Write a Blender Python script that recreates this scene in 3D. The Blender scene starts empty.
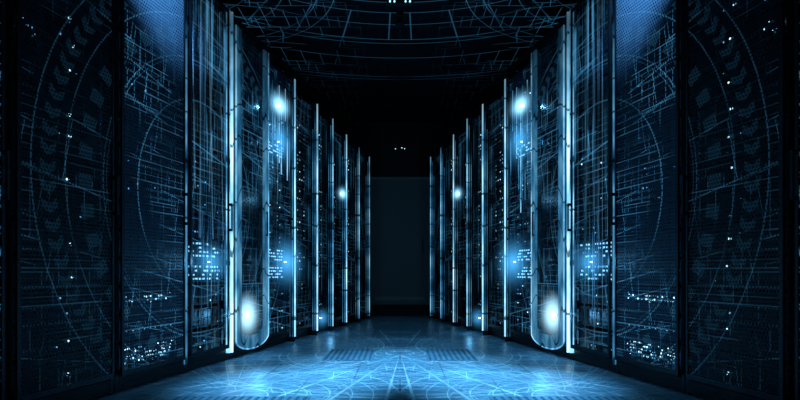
import bpy, bmesh, math, random
from mathutils import Vector, Matrix
random.seed(7)
sc = bpy.context.scene
COL = sc.collection
F = 550.0; CAMZ = 0.7; HOR = 272.0; SL = 0.2169; A0 = 2.32
AL = math.atan(SL); CA = math.cos(AL)
CEIL = 3.15
def d_of(px): return A0/((400-px)/F + SL)
def z_of(y, d): return CAMZ + (HOR-y)/F*d

# ---------------------------------------------------------------- materials
class NT:
    def __init__(s, name):
        s.m = bpy.data.materials.new(name); s.m.use_nodes = True
        s.t = s.m.node_tree; s.t.nodes.clear()
        s.out = s.t.nodes.new('ShaderNodeOutputMaterial')
        s.m.cycles.emission_sampling = 'NONE'
    def n(s, typ, **kw):
        nd = s.t.nodes.new(typ)
        for k, v in kw.items(): setattr(nd, k, v)
        return nd
    def link(s, a, b): s.t.links.new(a, b)
    def setin(s, sock, v):
        if hasattr(v, 'links'): s.link(v, sock)
        else: sock.default_value = v
    def math(s, op, a, b=None, c=None, clamp=False):
        nd = s.n('ShaderNodeMath', operation=op); nd.use_clamp = clamp
        s.setin(nd.inputs[0], a)
        if b is not None: s.setin(nd.inputs[1], b)
        if c is not None: s.setin(nd.inputs[2], c)
        return nd.outputs[0]
    def noise(s, vec, scale, detail=2.0):
        nd = s.n('ShaderNodeTexNoise'); s.link(vec, nd.inputs['Vector'])
        nd.inputs['Scale'].default_value = scale; nd.inputs['Detail'].default_value = detail
        return nd.outputs[0]
    def ramp(s, v, lo, hi, a=0.0, b=1.0):
        nd = s.n('ShaderNodeMapRange'); nd.clamp = True
        s.setin(nd.inputs[0], v)
        for i, x in enumerate((lo, hi, a, b)): nd.inputs[i+1].default_value = x
        return nd.outputs[0]
    def mapv(s, vec, scale=(1, 1, 1), loc=(0, 0, 0), rot=0):
        mp = s.n('ShaderNodeMapping'); s.link(vec, mp.inputs[0])
        mp.inputs['Rotation'].default_value = (0, 0, math.radians(rot))
        mp.inputs['Location'].default_value = loc; mp.inputs['Scale'].default_value = scale
        return mp.outputs[0]
    def brick(s, vec, rot, w, h, mortar, off=(0, 0, 0)):
        b = s.n('ShaderNodeTexBrick'); s.link(s.mapv(vec, rot=rot, loc=off), b.inputs['Vector'])
        b.inputs['Scale'].default_value = 1.0
        b.inputs['Mortar Size'].default_value = mortar
        b.inputs['Mortar Smooth'].default_value = 0.1
        b.inputs['Brick Width'].default_value = w
        b.inputs['Row Height'].default_value = h
        return b.outputs['Fac']
    def princ(s, col, rough=.5, metal=0.0, em=None, ems=0.0, spec=.5):
        p = s.n('ShaderNodeBsdfPrincipled')
        s.setin(p.inputs['Base Color'], col if hasattr(col, 'links') else (*col, 1))
        s.setin(p.inputs['Roughness'], rough)
        p.inputs['Metallic'].default_value = metal
        p.inputs['Specular IOR Level'].default_value = spec
        if em is not None:
            p.inputs['Emission Color'].default_value = (*em, 1)
            s.setin(p.inputs['Emission Strength'], ems)
        return p.outputs[0]
    def finish(s, sh): s.link(sh, s.out.inputs[0]); return s.m

ICE = (0.40, 0.78, 1.0); MID = (0.08, 0.39, 0.74)

def simple(name, col, rough=.5, metal=0.0, em=None, ems=0.0, var=0.25, nscale=6.0):
    t = NT(name)
    g = t.n('ShaderNodeNewGeometry')
    nz = t.noise(g.outputs['Position'], nscale, 3)
    k = t.ramp(nz, .3, .7, 1-var, 1+var)
    mx = t.n('ShaderNodeVectorMath', operation='SCALE'); mx.inputs[0].default_value = col
    t.link(k, mx.inputs['Scale'])
    return t.finish(t.princ(mx.outputs[0], rough, metal, em, ems))

def row_coords(t):
    g = t.n('ShaderNodeNewGeometry')
    sp = t.n('ShaderNodeSeparateXYZ'); t.link(g.outputs['Position'], sp.inputs[0])
    u = t.math('MULTIPLY', sp.outputs[1], 1.0233)
    z = sp.outputs[2]
    cb = t.n('ShaderNodeCombineXYZ'); t.link(u, cb.inputs[0]); t.link(z, cb.inputs[1])
    return u, z, cb.outputs[0], g

def addl(t, lst):
    r = lst[0]
    for x in lst[1:]: r = t.math('ADD', r, x)
    return r

def etched_lines(t, u, z, P, streaks=0.0, thick=1.0, ring=1.0):
    """engraved, softly lit drawing on the rack doors: big dials and circuit-board rectangles"""
    out = []
    def gate(loc, sc_, lo=.49, hi=.52): return t.ramp(t.noise(t.mapv(P, loc=(loc, loc*.7, 0)), sc_, 0), lo, hi)
    for rot, w_, h_, mo, off, sc_, k in ((0, .30, .090, .0018, 0, 1.8, .8), (0, .11, .27, .0020, 3, 2.0, .8), (0, .21, .17, .0020, 7, 1.8, .8),
                                    (0, .47, .045, .0015, 11, 2.4, .45), (11, .30, .22, .0022, 17, 1.5, .9), (11, .62, .33, .0036, 9, 1.2, .8)):
        out.append(t.math('MULTIPLY', t.math('MULTIPLY', t.brick(P, rot, w_, h_, mo*thick, (off*.13, off*.07, 0)), gate(off+1, sc_)), k))
    tot = t.math('MINIMUM', addl(t, out), 1.0)
    big = t.ramp(t.noise(P, 1.4), .42, .60, .08, 1.4)
    tot = t.math('MULTIPLY', tot, big)
    out = [tot]
    def polar(cu, cz):
        du = t.math('SUBTRACT', u, cu); dz = t.math('SUBTRACT', z, cz)
        r = t.math('SQRT', t.math('ADD', t.math('MULTIPLY', du, du), t.math('MULTIPLY', dz, dz)))
        return r, t.math('ARCTAN2', dz, du)
    r, a = polar(4.08, 1.22)
    arcgap = t.ramp(t.noise(t.mapv(P, loc=(4, 4, 0)), 1.6, 0), .42, .50, .35, 1)
    for ri, e, k in ((1.44, .004, .5), (1.24, .004, .5), (.98, .005, .7), (.955, .003, .5), (.70, .005, .6)):
        out.append(t.math('MULTIPLY', t.math('MULTIPLY', t.math('COMPARE', r, ri, e), k*ring), arcgap))
    dash = t.math('GREATER_THAN', t.math('SINE', t.math('ADD', t.math('MULTIPLY', a, 90), t.math('MULTIPLY', t.math('ABSOLUTE', t.math('SUBTRACT', r, 1.345)), 45))), 0.0)
    out.append(t.math('MULTIPLY', t.math('MULTIPLY', t.math('COMPARE', r, 1.345, .045), dash), .17*ring))
    dash2 = t.math('GREATER_THAN', t.math('SINE', t.math('MULTIPLY', a, 44)), 0.1)
    out.append(t.math('MULTIPLY', t.math('MULTIPLY', t.math('COMPARE', r, 1.11, .045), dash2), .19*ring))
    tot = addl(t, out)
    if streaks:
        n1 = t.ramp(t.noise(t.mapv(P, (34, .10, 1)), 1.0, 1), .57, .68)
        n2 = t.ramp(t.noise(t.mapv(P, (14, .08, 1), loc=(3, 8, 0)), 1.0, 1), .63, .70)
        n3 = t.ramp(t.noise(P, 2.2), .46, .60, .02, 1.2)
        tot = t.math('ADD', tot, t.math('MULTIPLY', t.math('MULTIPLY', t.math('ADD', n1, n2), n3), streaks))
    return tot

def mk_perf(name, base, solid, line, pitch=.020, hole=.30, ring=1.0):
    t = NT(name); u, z, P, g = row_coords(t)
    row = t.math('FLOOR', t.math('DIVIDE', z, pitch))
    fu = t.math('SUBTRACT', t.math('FRACT', t.math('ADD', t.math('DIVIDE', u, pitch), t.math('MULTIPLY', row, .5))), .5)
    fz = t.math('SUBTRACT', t.math('FRACT', t.math('DIVIDE', z, pitch)), .5)
    rr = t.math('SQRT', t.math('ADD', t.math('MULTIPLY', fu, fu), t.math('MULTIPLY', fz, fz)))
    hl = t.math('LESS_THAN', rr, hole)
    fac = t.math('SUBTRACT', 1.0, t.math('MULTIPLY', hl, solid))
    ln = etched_lines(t, u, z, P, 0, 1.0, ring)
    em = t.math('MULTIPLY', ln, line)
    p = t.princ(base, .5, .0, MID, em, .2)
    tr = t.n('ShaderNodeBsdfTransparent')
    mx = t.n('ShaderNodeMixShader'); t.link(fac, mx.inputs[0])
    t.link(tr.outputs[0], mx.inputs[1]); t.link(p, mx.inputs[2])
    return t.finish(mx.outputs[0])

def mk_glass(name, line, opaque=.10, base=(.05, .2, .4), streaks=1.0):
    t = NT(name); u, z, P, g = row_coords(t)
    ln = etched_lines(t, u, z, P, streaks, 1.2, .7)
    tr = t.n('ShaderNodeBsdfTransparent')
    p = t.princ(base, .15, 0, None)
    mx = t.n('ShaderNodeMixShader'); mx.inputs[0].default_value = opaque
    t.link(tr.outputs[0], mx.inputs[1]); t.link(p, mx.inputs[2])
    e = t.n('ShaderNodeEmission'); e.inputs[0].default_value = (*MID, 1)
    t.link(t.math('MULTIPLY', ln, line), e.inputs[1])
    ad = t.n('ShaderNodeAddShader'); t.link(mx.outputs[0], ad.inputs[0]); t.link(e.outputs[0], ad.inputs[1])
    return t.finish(ad.outputs[0])

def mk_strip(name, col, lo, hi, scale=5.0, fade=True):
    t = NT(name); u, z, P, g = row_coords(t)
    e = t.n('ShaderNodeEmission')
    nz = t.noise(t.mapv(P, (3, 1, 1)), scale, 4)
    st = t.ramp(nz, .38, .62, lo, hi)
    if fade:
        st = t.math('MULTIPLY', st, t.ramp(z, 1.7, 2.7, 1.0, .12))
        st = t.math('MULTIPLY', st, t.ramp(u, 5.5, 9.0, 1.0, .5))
        # glow broken up by small dark gaps
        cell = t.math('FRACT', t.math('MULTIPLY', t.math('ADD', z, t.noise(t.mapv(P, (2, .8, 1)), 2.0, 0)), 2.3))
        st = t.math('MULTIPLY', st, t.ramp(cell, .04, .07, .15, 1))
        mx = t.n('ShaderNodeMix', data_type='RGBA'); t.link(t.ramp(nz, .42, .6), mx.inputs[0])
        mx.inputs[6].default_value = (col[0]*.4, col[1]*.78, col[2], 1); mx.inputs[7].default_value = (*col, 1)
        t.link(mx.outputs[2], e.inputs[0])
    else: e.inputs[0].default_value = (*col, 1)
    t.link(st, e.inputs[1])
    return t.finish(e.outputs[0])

def mk_ledface(name):
    """small far server faceplates: rows of tiny lit dots"""
    t = NT(name); u, z, P, g = row_coords(t)
    px, pz = .06, .042
    cu = t.math('FLOOR', t.math('DIVIDE', u, px)); cz = t.math('FLOOR', t.math('DIVIDE', z, pz))
    cb = t.n('ShaderNodeCombineXYZ'); t.link(cu, cb.inputs[0]); t.link(cz, cb.inputs[1])
    wn = t.n('ShaderNodeTexWhiteNoise', noise_dimensions='2D'); t.link(cb.outputs[0], wn.inputs['Vector'])
    on = t.ramp(wn.outputs[0], .68, 1.0, 0.0, 1.0)
    patch = t.ramp(t.noise(P, 2.2), .42, .62, .06, 1.0)
    fu = t.math('SUBTRACT', t.math('FRACT', t.math('DIVIDE', u, px)), .5)
    fz = t.math('SUBTRACT', t.math('FRACT', t.math('DIVIDE', z, pz)), .5)
    dot = t.math('MULTIPLY', t.math('COMPARE', fu, 0.0, .17), t.math('COMPARE', fz, 0.0, .16))
    em = t.math('MULTIPLY', t.math('MULTIPLY', t.math('MULTIPLY', on, dot), patch), 2.4)
    return t.finish(t.princ((.003, .009, .016), .45, .3, ICE, em))

def mk_halo(name, col, k, pw):
    """lamp bloom put in as a glowing volume, densest at the lamp"""
    t = NT(name)
    tc = t.n('ShaderNodeTexCoord')
    ln = t.n('ShaderNodeVectorMath', operation='LENGTH'); t.link(tc.outputs['Object'], ln.inputs[0])
    f = t.math('SUBTRACT', 1.0, ln.outputs['Value'], clamp=True)
    f = t.math('POWER', f, pw)
    e = t.n('ShaderNodeEmission'); e.inputs[0].default_value = (*col, 1)
    t.link(t.math('MULTIPLY', f, k), e.inputs[1])
    t.link(e.outputs[0], t.out.inputs[1])
    return t.m

M = {}
M['frame'] = simple('rack_steel', (.003, .008, .014), .4, .5)
M['dark'] = simple('dark_steel', (.002, .005, .009), .5, .4)
M['server'] = simple('server_steel', (.008, .024, .042), .42, .4, var=.6, nscale=10)
M['bay'] = simple('drive_bay', (.004, .011, .019), .35, .5)
M['cable'] = simple('cable_sheath', (.010, .045, .08), .45, 0, MID, .03)
M['cable2'] = simple('cable_pale', (.06, .18, .30), .45, 0, ICE, .09)
M['handle'] = simple('brushed_metal', (.05, .14, .22), .3, .9)
M['perf'] = mk_perf('perforated_door', (.022, .052, .083), .95, .36)
M['perf_dark'] = mk_perf('perforated_door_dark', (.0045, .012, .020), .8, .105, ring=1.2)
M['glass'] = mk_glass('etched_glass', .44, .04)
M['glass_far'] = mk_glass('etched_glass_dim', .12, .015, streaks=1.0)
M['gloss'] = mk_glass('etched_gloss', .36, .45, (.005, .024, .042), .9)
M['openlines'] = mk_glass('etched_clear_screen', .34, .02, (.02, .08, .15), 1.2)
M['strip'] = mk_strip('edge_gleam', (.42, .78, 1.0), .9, 2.2, 2)  # emission stands in for light caught by metal post edges
M['strip_dim'] = mk_strip('edge_gleam_dim', (.10, .40, .72), .08, .8, 3)
M['strip_mid'] = mk_strip('edge_gleam_mid', (.25, .64, .95), .4, 1.5, 3)
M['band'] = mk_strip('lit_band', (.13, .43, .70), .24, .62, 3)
M['led'] = mk_strip('led', (.40, .80, 1.0), .8, 3.2, 30, False)
M['led_dim'] = mk_strip('led_dim', (.12, .48, .9), .4, 1.6, 30, False)
M['lamp'] = mk_strip('lamp_lens', (.6, .9, 1.0), 5, 7, 3, False)
M['port'] = mk_strip('lit_port', (.20, .60, 1.0), .2, 2.6, 40, False)
M['ledface'] = mk_ledface('far_server_face')
M['black'] = simple('matte_black', (.0012, .0025, .004), .8)
M['halo_w'] = mk_halo('halo_white', (.26, .68, 1.0), 50, 6)
M['halo_s'] = mk_halo('halo_soft', (.40, .78, 1.0), 28, 2.6)
M['halo_b'] = mk_halo('halo_blue', (.06, .38, .80), 10, 4)

# ---------------------------------------------------------------- mesh helpers
class MB:
    def __init__(s, sx=1): s.bm = bmesh.new(); s.mats = []; s.sx = sx
    def mi(s, m):
        if m not in s.mats: s.mats.append(m)
        return s.mats.index(m)
    def box(s, x0, x1, y0, y1, z0, z1, mat):
        x0, x1 = sorted((x0*s.sx, x1*s.sx)); i = s.mi(mat)
        v = [s.bm.verts.new((x, y, z)) for z in (z0, z1) for y in (y0, y1) for x in (x0, x1)]
        for f in ((0, 2, 3, 1), (4, 5, 7, 6), (0, 1, 5, 4), (2, 6, 7, 3), (0, 4, 6, 2), (1, 3, 7, 5)):
            s.bm.faces.new([v[k] for k in f]).material_index = i
        return s
    def cyl(s, p0, p1, r, mat, seg=10, r2=None):
        p0 = Vector((p0[0]*s.sx, p0[1], p0[2])); p1 = Vector((p1[0]*s.sx, p1[1], p1[2]))
        s._tube([p0, p1], r, mat, seg, r2); return s
    def tube(s, pts, r, mat, seg=6):
        s._tube([Vector((p[0]*s.sx, p[1], p[2])) for p in pts], r, mat, seg); return s
    def quad(s, x0, x1, y, z0, z1, mat):
        x0, x1 = sorted((x0*s.sx, x1*s.sx)); i = s.mi(mat)
        s.bm.faces.new([s.bm.verts.new(p) for p in ((x0, y, z0), (x1, y, z0), (x1, y, z1), (x0, y, z1))]).material_index = i
    def ribbon(s, pa, pb, th, mat):
        """solid band between two parallel outlines (same y), thickness th"""
        i = s.mi(mat); V = []
        for p, q in zip(pa, pb):
            V.append([s.bm.verts.new((p[0]*s.sx, p[1], p[2])), s.bm.verts.new((q[0]*s.sx, q[1], q[2])),
                      s.bm.verts.new((q[0]*s.sx, q[1]+th, q[2])), s.bm.verts.new((p[0]*s.sx, p[1]+th, p[2]))])
        for a, b in zip(V, V[1:]):
            for j in range(4):
                s.bm.faces.new((a[j], a[(j+1) % 4], b[(j+1) % 4], b[j])).material_index = i
        s.bm.faces.new(V[0]).material_index = i; s.bm.faces.new(V[-1]).material_index = i
    def _tube(s, pts, r, mat, seg, r2=None):
        i = s.mi(mat); rings = []
        n = len(pts)
        ref = None
        for k, p in enumerate(pts):
            tg = (pts[min(k+1, n-1)] - pts[max(k-1, 0)]).normalized()
            if ref is None:
                ref = Vector((0, 1, 0)) if abs(tg.y) < .9 else Vector((1, 0, 0))
            a = tg.cross(ref).normalized(); b = tg.cross(a).normalized()
            ref = -b if (-b).dot(ref) > 0 else b
            rad = r if (r2 is None or k == 0) else r2
            rings.append([s.bm.verts.new(p + (a*math.cos(q)+b*math.sin(q))*rad)
                          for q in [2*math.pi*j/seg for j in range(seg)]])
        for k in range(n-1):
            for j in range(seg):
                f = s.bm.faces.new((rings[k][j], rings[k][(j+1) % seg], rings[k+1][(j+1) % seg], rings[k+1][j]))
                f.material_index = i; f.smooth = True
        s.bm.faces.new(rings[0]).material_index = i
        s.bm.faces.new(rings[-1]).material_index = i
    def mesh(s, name, bevel=0):
        bmesh.ops.recalc_face_normals(s.bm, faces=s.bm.faces)
        if bevel:
            bmesh.ops.bevel(s.bm, geom=list(s.bm.edges), offset=bevel, segments=1, affect='EDGES')
        me = bpy.data.meshes.new(name); s.bm.to_mesh(me); s.bm.free()
        for m in s.mats: me.materials.append(M[m])
        return me

def obj(name, data, parent=None, loc=(0, 0, 0), rz=0.0, **kw):
    o = bpy.data.objects.new(name, data); COL.objects.link(o)
    o.location = loc; o.rotation_euler = (0, 0, rz)
    if parent: o.parent = parent
    for k, v in kw.items(): o[k] = v
    return o
def light(name, parent, typ, loc, energy, col, **kw):
    l = bpy.data.lights.new(name, typ); l.energy = energy; l.color = col
    for k, v in kw.items(): setattr(l, k, v)
    o = bpy.data.objects.new(name, l); COL.objects.link(o); o.location = loc
    if parent: o.parent = parent
    return o

# ---------------------------------------------------------------- room
def slab(name, x0, x1, y0, y1, z0, z1, mat):
    b = MB(); b.box(x0, x1, y0, y1, z0, z1, mat)
    return obj(name, b.mesh(name), kind='structure')

t = NT('floor_tiles')
g = t.n('ShaderNodeNewGeometry'); sp = t.n('ShaderNodeSeparateXYZ'); t.link(g.outputs['Position'], sp.inputs[0])
ax = t.math('ABSOLUTE', sp.outputs[0]); y = sp.outputs[1]
cb = t.n('ShaderNodeCombineXYZ'); t.link(ax, cb.inputs[0]); t.link(y, cb.inputs[1]); P = cb.outputs[0]
def pol(cx, cy):
    du = t.math('SUBTRACT', ax, cx); dz = t.math('SUBTRACT', y, cy)
    return t.math('SQRT', t.math('ADD', t.math('MULTIPLY', du, du), t.math('MULTIPLY', dz, dz))), t.math('ARCTAN2', dz, du)
ls = []
r, a = pol(0, 4.75)
for ri in (.12, .22, .34, .5, .72, .95, 1.02, 1.3, 1.62, 1.7): ls.append(t.math('COMPARE', r, ri, .0050))
sk = t.math('GREATER_THAN', t.math('SINE', t.math('MULTIPLY', a, 36)), .978)
ls.append(t.math('MULTIPLY', sk, t.math('COMPARE', r, 1.1, .8)))
r2, a2 = pol(.95, 3.1)
for ri in (.2, .3, .42, .55, .68, .8, .95, 1.1, 1.3): ls.append(t.math('COMPARE', r2, ri, .0035))
ls.append(t.math('MULTIPLY', t.math('GREATER_THAN', t.math('SINE', t.math('MULTIPLY', a2, 52)), .98), t.math('COMPARE', r2, .8, .5)))
r3, a3 = pol(1.5, 5.2)
for ri in (.5, .8, 1.1, 1.35, 1.6, 1.9): ls.append(t.math('COMPARE', r3, ri, .0050))
for rot, w_, h_, sc_ in ((20, .4, .13, 2.), (-35, .5, .16, 3.), (5, .25, .3, 2.2), (-12, .7, .09, 3.5)):
    ls.append(t.math('MULTIPLY', t.brick(P, rot, w_, h_, .0032), t.ramp(t.noise(t.mapv(P, loc=(rot, 1, 0)), sc_), .44, .55)))
lines = t.math('MINIMUM', addl(t, ls), 1.0)
lines = t.math('MULTIPLY', lines, t.ramp(t.noise(P, 2.7), .35, .6, .35, 1))
tile = t.math('MULTIPLY', t.brick(P, 0, .6, .6, .006), .5)
nz = t.noise(P, 5, 5)
base = t.n('ShaderNodeMix', data_type='RGBA'); t.link(t.ramp(nz, .3, .7), base.inputs[0])
base.inputs[6].default_value = (.075, .17, .25, 1); base.inputs[7].default_value = (.12, .26, .36, 1)
b2 = t.n('ShaderNodeMix', data_type='RGBA'); t.link(t.math('MULTIPLY', lines, .75), b2.inputs[0]); t.link(base.outputs[2], b2.inputs[6])
b2.inputs[7].default_value = (.62, .85, .92, 1)
b3 = t.n('ShaderNodeMix', data_type='RGBA'); t.link(tile, b3.inputs[0]); t.link(b2.outputs[2], b3.inputs[6]); b3.inputs[7].default_value = (.02, .06, .10, 1)
em = t.math('MULTIPLY', lines, .022)
M['floor'] = t.finish(t.princ(b3.outputs[2], t.ramp(nz, .3, .7, .28, .42), .0, MID, em))

t = NT('ceiling_panels')
g = t.n('ShaderNodeNewGeometry'); sp = t.n('ShaderNodeSeparateXYZ'); t.link(g.outputs['Position'], sp.inputs[0])
ax = t.math('ABSOLUTE', sp.outputs[0]); y = sp.outputs[1]
cb = t.n('ShaderNodeCombineXYZ'); t.link(ax, cb.inputs[0]); t.link(y, cb.inputs[1]); P = cb.outputs[0]
ls = []
r, a = pol(0, 3.2)
brk = t.ramp(t.noise(P, 1.2), .36, .50, .3, 1)
for ri, e in ((1.8, .005), (2.0, .005), (2.25, .005), (2.6, .007), (2.7, .006), (3.1, .008), (3.7, .010), (3.8, .008)):
    ls.append(t.math('MULTIPLY', t.math('COMPARE', r, ri, e), brk))
spk = t.math('MULTIPLY', t.math('GREATER_THAN', t.math('SINE', t.math('MULTIPLY', a, 34)), .995), t.math('COMPARE', r, 2.3, .3))
ls.append(t.math('MULTIPLY', spk, brk))
r4, a4 = pol(1.9, 4.6)
for ri, e in ((.6, .004), (.9, .005), (1.2, .005), (1.35, .004)):
    ls.append(t.math('MULTIPLY', t.math('COMPARE', r4, ri, e), brk))
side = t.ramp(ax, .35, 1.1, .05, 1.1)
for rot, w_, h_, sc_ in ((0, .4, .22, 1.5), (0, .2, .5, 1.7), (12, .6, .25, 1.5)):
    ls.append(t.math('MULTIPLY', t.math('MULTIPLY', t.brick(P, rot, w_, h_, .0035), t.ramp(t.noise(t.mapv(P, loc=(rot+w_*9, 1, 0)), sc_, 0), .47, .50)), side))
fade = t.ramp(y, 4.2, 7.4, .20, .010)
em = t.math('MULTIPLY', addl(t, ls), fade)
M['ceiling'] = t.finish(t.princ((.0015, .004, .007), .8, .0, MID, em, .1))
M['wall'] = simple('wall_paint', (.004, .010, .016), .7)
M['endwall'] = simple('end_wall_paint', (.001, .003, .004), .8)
M['doorpaint'] = simple('door_paint', (.007, .018, .026), .5, .1, (.05, .13, .19), .022, var=.12, nscale=2)  # faint emission put in as light on the door
M['doorframe'] = simple('door_frame_paint', (.003, .010, .016), .4, .3, (.05, .18, .28), .035)  # emission put in as light along the frame

slab('floor', -3.2, 3.2, -1.5, 9.1, -.1, 0, 'floor')
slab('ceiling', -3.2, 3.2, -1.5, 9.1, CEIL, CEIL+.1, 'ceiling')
slab('wall_left', -3.2, -3.1, -1.5, 9.1, 0, CEIL, 'wall')
slab('wall_right', 3.1, 3.2, -1.5, 9.1, 0, CEIL, 'wall')
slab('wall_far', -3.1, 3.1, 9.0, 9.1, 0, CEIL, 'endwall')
slab('wall_near', -3.1, 3.1, -1.5, -1.4, 0, CEIL, 'wall')
YD = 8.93
b = MB(); b.box(-.47, .47, YD, YD+.05, .17, 2.2, 'doorpaint')
b.box(-.40, .40, YD-.006, YD, .24, .30, 'doorframe')
dr = obj('door_1', b.mesh('door_1'), kind='structure', label='plain dark blue-grey steel door closing the aisle')
b = MB(); b.box(-.50, -.475, 8.90, 9.0, .0, 2.24, 'doorframe'); b.box(.475, .50, 8.90, 9.0, .0, 2.24, 'doorframe')
b.box(-.475, .475, 8.90, 9.0, 2.205, 2.24, 'doorframe')
obj('trim_1', b.mesh('trim_1'), kind='structure')
b = MB(); b.box(-.475, .475, 8.80, 9.0, 0, .165, 'black'); obj('trim_2', b.mesh('trim_2'), kind='structure')
b = MB(); b.box(.36, .375, YD-.05, YD-.035, 1.0, 1.22, 'black'); b.box(.36, .375, YD-.035, YD, 1.0, 1.015, 'black'); b.box(.36, .375, YD-.035, YD, 1.205, 1.22, 'black')
obj('handle', b.mesh('handle'), parent=dr)

# ---------------------------------------------------------------- server units
PITCH = .17; Z0 = .115
def server_meshes(W, s, kind):
    w = W - .09
    hgt = .145
    b = MB(s)
    b.box(.03, w-.03, .028, .55, 0, hgt-.01, 'dark')
    ch = b.mesh('chassis')
    b = MB(s)
    if kind == 'far':
        b.box(0, w, 0, .028, .0, hgt, 'ledface')
        for k in range(3): b.box(.05, w-.05, -.006, 0, .03+k*.04, .036+k*.04, 'bay')
        return ch, b.mesh('faceplate'), None, w
    b.box(0, w, 0, .028, 0, hgt, 'server')
    n = 6
    bw = (w-.14)/n
    for i in range(n):
        for j in range(2):
            x = .07+i*bw
            b.box(x+.004, x+bw-.006, -.008, 0, .012+j*.065, .068+j*.065, 'bay')
            b.box(x+.010, x+bw-.014, -.012, -.008, .055+j*.065, .060+j*.065, 'server')
    fp = b.mesh('faceplate')
    b = MB(s)
    b.box(-.006, .006, -.03, -.024, .02, hgt-.02, 'handle')
    b.box(-.006, .006, -.024, 0, .02, .03, 'handle'); b.box(-.006, .006, -.024, 0, hgt-.03, hgt-.02, 'handle')
    bmesh.ops.remove_doubles(b.bm, verts=b.bm.verts, dist=.0001)
    return ch, fp, b.mesh('handle'), w
led_me = {}
for k, m in (('led', 'led'), ('led_dim', 'led_dim')):
    b = MB(); b.cyl((0, 0, 0), (0, -.004, 0), .0055, m, 8); led_me[k] = b.mesh('indicator_light')
b = MB(); b.cyl((0, 0, 0), (0, -.005, 0), .0085, 'led', 8); led_me['big'] = b.mesh('indicator_light')
b = MB(); b.box(-.014, .014, -.003, 0, -.0065, .0065, 'port'); led_me['port'] = b.mesh('port')

BND = [(-105, 8), (8, 115), (115, 185), (185, 230), (230, 264), (264, 290), (290, 311), (311, 327), (327, 341), (341, 354), (354, 364.5)]
HS = [2.8, 2.8, 2.8, 2.8, 2.7, 2.66, 2.58, 2.56, 2.50, 2.46, 2.44]
LAB_RACK = {
 0: 'dark server rack with perforated steel door', 1: 'dark server rack with perforated door and blue status lights',
 2: 'server rack with pale perforated door and lit server rows', 3: 'open server rack draped with thin blue cables',
 4: 'server rack with glossy door and rounded glowing lower rim', 5: 'server rack with arched glowing rim and bright blue lamps'}

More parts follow.
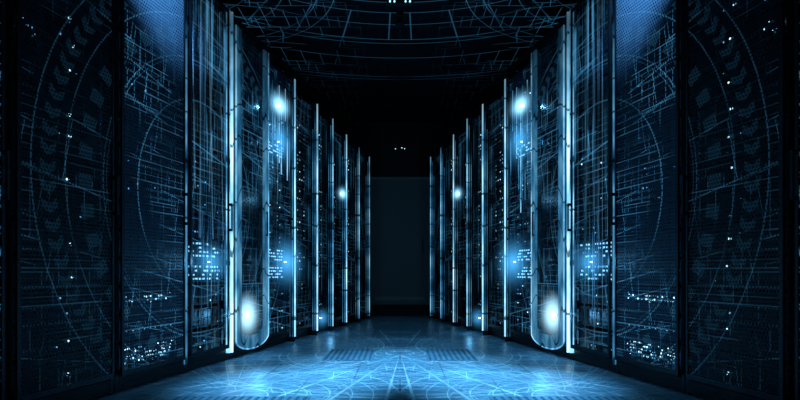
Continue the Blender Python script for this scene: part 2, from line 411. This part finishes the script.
for s in (1, -1):
    for i, (pa, pb) in enumerate(BND):
        H = HS[i]
        da, db = d_of(pa), d_of(pb)
        W = (db-da)/CA - .006
        X = (A0-SL*da)*(-s)
        rz = s*(math.pi/2-AL)
        rack = obj('server_rack', None, loc=(X, da, 0), rz=rz, category='server rack',
                   label=LAB_RACK.get(i, 'narrow dark server rack with glass door and brightly lit vertical edge'),
                   group='server racks lining the aisle')
        nslot = int((H-.12)/PITCH)
        b = MB(s)
        b.box(.0, W, .03, .8, 0, .09, 'frame'); b.box(0, W, .03, .8, H-.04, H, 'frame')
        b.box(0, .018, .03, .8, .09, H-.04, 'frame'); b.box(W-.018, W, .03, .8, .09, H-.04, 'frame')
        b.box(.018, W-.018, .785, .8, .09, H-.04, 'dark')
        for k in range(nslot):
            zz = Z0+k*PITCH
            for x0, x1 in ((.018, .075), (W-.075, W-.018)): b.box(x0, x1, .10, .7, zz-.012, zz, 'frame')
        obj('cabinet_body', b.mesh('cabinet_body'), rack)
        b = MB(s); b.box(0, .028, 0, .029, 0, H, 'frame')
        for k in range(60): b.box(.009, .017, -.002, 0, .12+k*.039, .132+k*.039, 'black')
        obj('post', b.mesh('post'), rack)
        b = MB(s); b.box(W-.028, W, 0, .029, 0, H, 'frame')
        obj('post', b.mesh('post'), rack)
        b = MB(s); b.box(.03, W-.03, 0, .029, .012, .085, 'dark')
        for k in range(5): b.box(.06, W-.06, -.003, 0, .024+k*.011, .028+k*.011, 'frame')
        obj('kick_plate', b.mesh('kick_plate'), rack)
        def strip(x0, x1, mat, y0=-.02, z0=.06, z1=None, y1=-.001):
            b = MB(s); b.box(x0, x1, y0, y1, z0, z1 or H-.03, mat); obj('gleam_strip', b.mesh('gleam_strip'), rack)  # glowing strip in place of a lit metal post edge
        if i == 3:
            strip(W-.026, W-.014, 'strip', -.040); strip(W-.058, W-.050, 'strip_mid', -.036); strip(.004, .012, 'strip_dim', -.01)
        elif i >= 5:
            # added black fin stands in for gap shade; glowing strip imitates lit edge
            fd = .055 if i == 5 else .075
            b = MB(s); b.box(W-.016, W-.002, -fd, 0, 0, H, 'black'); obj('shade_fin', b.mesh('shade_fin'), rack)
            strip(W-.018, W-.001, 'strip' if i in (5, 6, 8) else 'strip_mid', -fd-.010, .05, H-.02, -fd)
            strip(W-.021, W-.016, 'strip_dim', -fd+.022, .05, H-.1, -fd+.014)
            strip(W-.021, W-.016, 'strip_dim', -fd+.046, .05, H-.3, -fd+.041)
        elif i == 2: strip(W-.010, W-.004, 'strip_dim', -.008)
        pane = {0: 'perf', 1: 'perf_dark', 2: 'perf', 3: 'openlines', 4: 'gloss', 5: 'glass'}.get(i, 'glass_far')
        y0, y1 = -.034, -.022
        xr = W-.062 if i == 3 else W-.040
        b = MB(s)
        b.box(.016, .036, y0, y1, .10, H-.03, 'frame'); b.box(xr-.014, xr, y0, y1, .10, H-.03, 'frame')
        b.box(.036, xr-.014, y0, y1, .10, .13, 'frame'); b.box(.036, xr-.014, y0, y1, H-.06, H-.03, 'frame')
        dr = obj('door', b.mesh('door'), rack)
        b = MB(s); b.quad(.036, xr-.014, (y0+y1)/2, .13, H-.06, pane)
        obj('door_panel', b.mesh('door_panel'), dr)
        if i < 6:
            b = MB(s); hx = xr-.014
            b.box(hx, hx+.012, y0-.03, y0-.022, 1.02, 1.24, 'frame')
            b.box(hx, hx+.012, y0-.022, y0, 1.02, 1.04, 'frame'); b.box(hx, hx+.012, y0-.022, y0, 1.22, 1.24, 'frame')
            obj('handle', b.mesh('handle'), dr)
        if i == 4:
            x0, x1 = .008, W-.008; R = (x1-x0)/2; xc = (x0+x1)/2
            def upath(rx, rz_, zc):
                p = [(xc-rx, -.05, H-.02), (xc-rx, -.05, zc)]
                for k in range(1, 20):
                    a = math.pi+math.pi*k/20; p.append((xc+rx*math.cos(a), -.05, zc+rz_*math.sin(a)))
                return p+[(xc+rx, -.05, zc), (xc+rx, -.05, H-.02)]
            pts = upath(R, R*.34, .15); pin = upath(R-.085, R*.20, .22)
            b = MB(s); b.ribbon(pts, pin, .014, 'band'); obj('glowing_band', b.mesh('glowing_band'), rack)
            b = MB(s); b.tube(pts, .006, 'strip_mid', 6); obj('glowing_rim', b.mesh('glowing_rim'), rack)
            b = MB(s); b.tube(pin, .003, 'strip_dim', 6); obj('glowing_rim', b.mesh('glowing_rim'), rack)
        if i == 5:
            for q, (dx, dz_, rr_, mt) in enumerate(((0, 0, .010, 'strip'), (.05, .07, .006, 'strip_mid'), (.10, .16, .005, 'strip_mid'), (.02, .30, .004, 'strip_dim'))):
                x0, x1 = .03, W-.035-dx; R = (x1-x0)
                pts = [(x0, -.045, H-.04-dz_)]
                for k in range(13):
                    a = math.pi/2-math.pi/2*k/12; pts.append((x0+R*math.cos(a), -.045, H-.04-dz_-R*.55+R*.55*math.sin(a)))
                pts.append((x1, -.045, .1 if q == 0 else 1.5))
                b = MB(s); b.tube(pts, rr_, mt, 6); obj('glowing_rim', b.mesh('glowing_rim'), rack)
            for q in range(9):
                x = .10+(W-.2)*q/8; zt = 2.5-random.random()*.25; ln_ = random.uniform(.3, 1.0)
                b = MB(s); b.box(x, x+.006, -.040, -.034, zt-ln_, zt, random.choice(('strip_mid', 'strip_dim'))); obj('gleam_strip', b.mesh('gleam_strip'), rack)  # glowing bars imitate vertical streaks of light
        far = i >= 6
        ch, fp, hd, w = server_meshes(W, s, 'far' if far else 'near')
        for k in range(nslot):
            zz = Z0+k*PITCH
            off = Vector((.045*s, .055, zz))
            wl = Matrix.Rotation(rz, 3, 'Z') @ off + Vector((X, da, 0))
            bright = (i == 2 and k in (0, 2)) or (i == 3 and k in (3, 4)) or (i == 5 and k in (3, 4, 10, 14))
            lab = ('slim steel server with rows of bright blue lights' if bright else
                   'slim dark server unit mounted in a rack')
            if not far and i in (0, 1) and k >= 14: continue
            su = obj('server_unit', None, loc=wl, rz=rz, category='server', label=lab,
                     group='servers stacked in the racks')
            obj('chassis', ch, su); obj('faceplate', fp, su)
            if hd:
                obj('handle', hd, su, loc=(.026*s, 0, 0)); obj('handle', hd, su, loc=((w-.026)*s, 0, 0))
            if far: continue
            def led(kind, x, z, yy=-.0125):
                obj('indicator_light' if kind != 'port' else 'port', led_me[kind], su, loc=(x*s, yy, z))
            if i == 1:
                dl = (d_of(76)-da)/CA-.045
                if k not in (2, 5, 12): led('big', dl+random.uniform(-.03, .03), random.choice((.05, .08, .11)))
                if random.random() < .5: led('led_dim', dl+random.choice((-.06, .05)), .11)
                if random.random() < .3: led('led_dim', dl+random.uniform(-.1, .1), .03)
                if k in (10, 11):
                    for q in range(5): led(random.choice(('led', 'led_dim')), .05+q*.022, random.choice((.04, .07, .1)))
            elif i == 2:
                if k in (0, 2):
                    for r_ in range(5 if k == 0 else 2):
                        for q in range(19):
                            if random.random() < .25: continue
                            led(random.choice(('big', 'led', 'led_dim', 'led_dim')), .04+(q+random.uniform(-.3, .3))*(w-.08)/18, .035+r_*.02+random.uniform(-.006, .006) if k == 0 else .065+r_*.03+random.uniform(-.008, .008))
                elif k == 1:
                    for q in range(10): led('led_dim', .05+q*(w-.1)/9, .06)
                elif k in (4, 6, 7, 8, 10):
                    for q in range(3): led('led_dim', random.uniform(.05, w-.05), random.choice((.03, .07, .11)))
            elif i == 3:
                if k in (3, 4):
                    for r_ in range(4):
                        for q in range(9):
                            if random.random() < .65: led('port', .06+(q+random.uniform(-.2, .2))*(w-.12)/8, .025+r_*.03)
                elif k < 9:
                    for q in range(3): led('led_dim' if random.random() < .8 else 'led', random.uniform(.04, w-.04), random.choice((.03, .07, .11)))
            elif i == 4:
                if k < 8 and random.random() < .5:
                    led('led_dim', random.uniform(.04, w-.04), random.choice((.03, .07, .11)))
            elif i == 5:
                if bright:
                    for r_ in range(4):
                        for q in range(9):
                            if random.random() < .65: led('port', .06+(q+random.uniform(-.2, .2))*(w-.12)/8, .025+r_*.03)
                else:
                    for q in range(4): led('led_dim' if random.random() < .7 else 'led', .05+random.randrange(8)*(w-.1)/7, random.choice((.03, .07, .11)))

# lamps attached to racks that throw the bright blue glows
ball = {}
for nm in ('halo_w', 'halo_b', 'halo_s'):
    bm = bmesh.new(); bmesh.ops.create_icosphere(bm, subdivisions=3, radius=1.0)
    me = bpy.data.meshes.new('glow'); bm.to_mesh(me); bm.free(); me.materials.append(M[nm]); ball[nm] = me
def beacon(px, py, energy, s, rad=.02, off=.12, halo=.2, kind='halo_w', stretch=1.0, wide=1.6):
    d = d_of(px); z = z_of(py, d)
    rz = s*(math.pi/2-AL)
    base = Vector(((A0-SL*d)*(-s), d, z))
    out = Matrix.Rotation(rz, 3, 'Z') @ Vector((0, -1, 0))
    o = obj('beacon_lamp', None, loc=base+out*.0345, rz=rz, category='lamp',
            label='small bright blue-white beacon lamp on a rack door', group='beacon lamps on the racks')
    b = MB(); b.cyl((0, 0, 0), (0, -.012, 0), rad*1.4, 'frame', 14); obj('lamp_base', b.mesh('lamp_base'), o)
    b = MB(); b.cyl((0, -.012, 0), (0, -.03, 0), rad, 'lamp', 14, rad*.5); obj('lamp_lens', b.mesh('lamp_lens'), o)
    h = obj('glow', ball[kind], o, loc=(0, -.04, 0)); h.scale = (halo*wide, halo*.6, halo*stretch)
    light('bulb', o, 'POINT', (0, -off, 0), energy, (.14, .54, 1.0), shadow_soft_size=.012)
for s in (1, -1):
    beacon(272, 106, 2.4, s, .016, .15, .24)
    beacon(239, 315, 2.6, s, .012, .14, .20, 'halo_s', 1.25, .95)
    beacon(280, 262, 2.0, s, .008, .16, .32, 'halo_b', 1.3)
    beacon(337, 194, 1.2, s, .013, .16, .18)
    beacon(202, 262, 1.6, s, .005, .14, .24, 'halo_b')
    beacon(316, 318, .7, s, .008, .14, .20, 'halo_b')
    beacon(273, 142, .8, s, .006, .12, .26, 'halo_b', 1.5)

# ---------------------------------------------------------------- cables in the open racks
for s in (1, -1):
    rz = s*(math.pi/2-AL)
    da, db = d_of(BND[3][0]), d_of(BND[3][1]); W = (db-da)/CA
    X = (A0-SL*da)*(-s)
    for k in range(26):
        x0 = .05+(W-.13)*random.random(); x1 = min(max(x0+random.uniform(-.06, .06), .04), W-.08)
        zt = 2.72; zb = random.choice((.2, .4, .7, .95, .95, 1.3))
        yy = -.010+.0015*k
        pts = [(x0+(x1-x0)*q/8, yy, zt+(zb-zt)*q/8) for q in range(9)]
        b = MB(s); b.tube(pts, random.choice((.0022, .003, .004)), random.choice(('cable', 'cable', 'cable', 'cable2')), 5)
        obj('network_cable', b.mesh('network_cable'), loc=(X, da, 0), rz=rz, category='cable',
            label='thin blue network cable hanging down an open rack', group='network cables over the open racks')

# ---------------------------------------------------------------- cable trays above the rows
for s in (1, -1):
    da = d_of(8); L = (d_of(364)-da)/CA; X = (A0-SL*da)*(-s); rz = s*(math.pi/2-AL)
    tr = obj('cable_tray', None, loc=(X, da, 0), rz=rz, category='cable tray', label='dark steel ladder cable tray hung above the racks')
    b = MB(s)
    b.box(0, L, .15, .165, 2.85, 2.92, 'frame'); b.box(0, L, .45, .465, 2.85, 2.92, 'frame')
    n = int(L/.25)
    for k in range(n-1): b.box(.1+k*.25, .13+k*.25, .165, .45, 2.86, 2.88, 'frame')
    obj('ladder', b.mesh('ladder'), tr)
    for k in range(5):
        for yy in (.158, .458):
            b = MB(s); x = .3+k*(L-.6)/4; b.cyl((x, yy, 2.92), (x, yy, CEIL), .006, 'frame', 8); obj('hanger_rod', b.mesh('hanger_rod'), tr)
    for k in range(6):
        b = MB(s); b.tube([(q*L/20, .20+k*.04+.008*math.sin(q*1.3+k), 2.890+.003*(k % 2)) for q in range(21)], .010, 'dark', 6)
        obj('network_cable', b.mesh('network_cable'), loc=(X, da, 0), rz=rz, category='cable',
            label='dark network cable lying along an overhead tray', group='cables on the overhead trays')

# ---------------------------------------------------------------- floor grilles
M['slat'] = simple('grille_steel', (.09, .21, .30), .45, .0)
M['gap'] = simple('grille_gap', (.04, .10, .15), .7)
def grille(x0, x1, y0, y1):
    o = obj('floor_grille', None, loc=((x0+x1)/2, (y0+y1)/2, 0), category='floor vent', label='slotted metal ventilation grille set in the floor',
               group='ventilation grilles in the floor')
    b = MB(); hx, hy = (x1-x0)/2, (y1-y0)/2
    b.box(-hx, hx, -hy, hy, 0, .002, 'gap')
    obj('backing', b.mesh('backing'), o)
    h = .004
    b = MB()
    b.box(-hx, -hx+.012, -hy, hy, .002, h, 'slat'); b.box(hx-.012, hx, -hy, hy, .002, h, 'slat')
    b.box(-hx+.012, hx-.012, -hy, -hy+.012, .002, h, 'slat'); b.box(-hx+.012, hx-.012, hy-.012, hy, .002, h, 'slat')
    n = int(2*hx/.042)
    for k in range(1, n):
        x = -hx+2*hx*k/n; b.box(x-.012, x+.012, -hy+.012, hy-.012, .002, h-.0005, 'slat')
    obj('slats', b.mesh('slats'), o)
for s in (1, -1):
    x0, x1 = sorted((s*.22, s*.62)); grille(x0, x1, 4.35, 4.95)
    x0, x1 = sorted((s*.50, s*1.25)); grille(x0, x1, 2.72, 3.08)

# ---------------------------------------------------------------- added ceiling spotlights for floor pools and door-top wash
def spot(x, y, tgt, energy, size, col=(.19, .60, 1.0), soft=.05, blend=1.0):
    o = obj('added_spot', None, loc=(x, y, CEIL), category='ceiling lamp', label='small dark ceiling spotlight added to light the aisle', group='added ceiling spotlights')
    src = Vector((x, y, CEIL-.13)); dr_ = (Vector(tgt)-src).normalized()
    b = MB(); b.cyl((0, 0, 0), (0, 0, -.04), .035, 'frame', 14); b.cyl((0, 0, -.04), (0, 0, -.07), .01, 'frame', 8)
    obj('lamp_base', b.mesh('lamp_base'), o)
    b = MB(); p = Vector((0, 0, -.07)); q = p+dr_*.05; b.cyl(p, q, .035, 'frame', 14, .045); obj('lamp_shade', b.mesh('lamp_shade'), o)
    li = light('bulb', o, 'SPOT', Vector((0, 0, -.07))+dr_*.07, energy, col, spot_size=math.radians(size), spot_blend=blend, shadow_soft_size=soft)
    li.rotation_euler = dr_.to_track_quat('-Z', 'Y').to_euler()
for s in (1, -1):
    spot(-s*.55, 3.2, (-s*.68, 3.42, 0), 950, 29)
    spot(-s*.9, 2.75, (-s*1.57, 3.50, 2.48), 620, 40, (.28, .58, 1.0))
    spot(-s*1.1, 1.4, (-s*1.82, 2.35, 2.50), 220, 38, (.2, .52, 1.0))
spot(0, 3.9, (0, 4.15, 0), 900, 37)
spot(0, 5.2, (0, 5.3, 0), 90, 32)

def tiny(x, y, z, parts, label, up):
    o = obj('emergency_lamp', None, loc=(x, y, z), category='lamp', label=label)
    b = MB()
    if up: b.box(-.12, .12, -.03, .03, 0, .03, 'black')
    else: b.box(-.10, .10, .0, .04, -.02, .03, 'black')
    obj('housing', b.mesh('housing'), o)
    for p in parts:
        b = MB(); b.cyl(p, (p[0], p[1]-.012, p[2]), .008, 'led', 8); obj('lamp_lens', b.mesh('lamp_lens'), o)
tiny(0, 8.96, z_of(148, 8.9), [(-.075, 0, 0), (.075, 0, .0), (.03, 0, .015)], 'small black emergency lamp with tiny lights above the door', False)
tiny(0, 4.98, CEIL-.03, [(-.09, -.03, .012), (-.05, -.03, .012), (.05, -.03, .012), (.09, -.03, .012)], 'small black ceiling lamp with a row of tiny lights', True)

# ---------------------------------------------------------------- world, camera
w = bpy.data.worlds.new('World'); sc.world = w; w.use_nodes = True
bg = w.node_tree.nodes['Background']; bg.inputs[0].default_value = (.01, .04, .09, 1); bg.inputs[1].default_value = .1
cam = bpy.data.cameras.new('Camera'); co = bpy.data.objects.new('Camera', cam); COL.objects.link(co)
co.location = (0, 0, CAMZ); co.rotation_euler = (math.pi/2, 0, 0)
cam.sensor_width = 36; cam.lens = F/800*36; cam.shift_y = (HOR-200)/800
cam.clip_start = .05
sc.camera = co
sc.view_settings.view_transform = 'Standard'
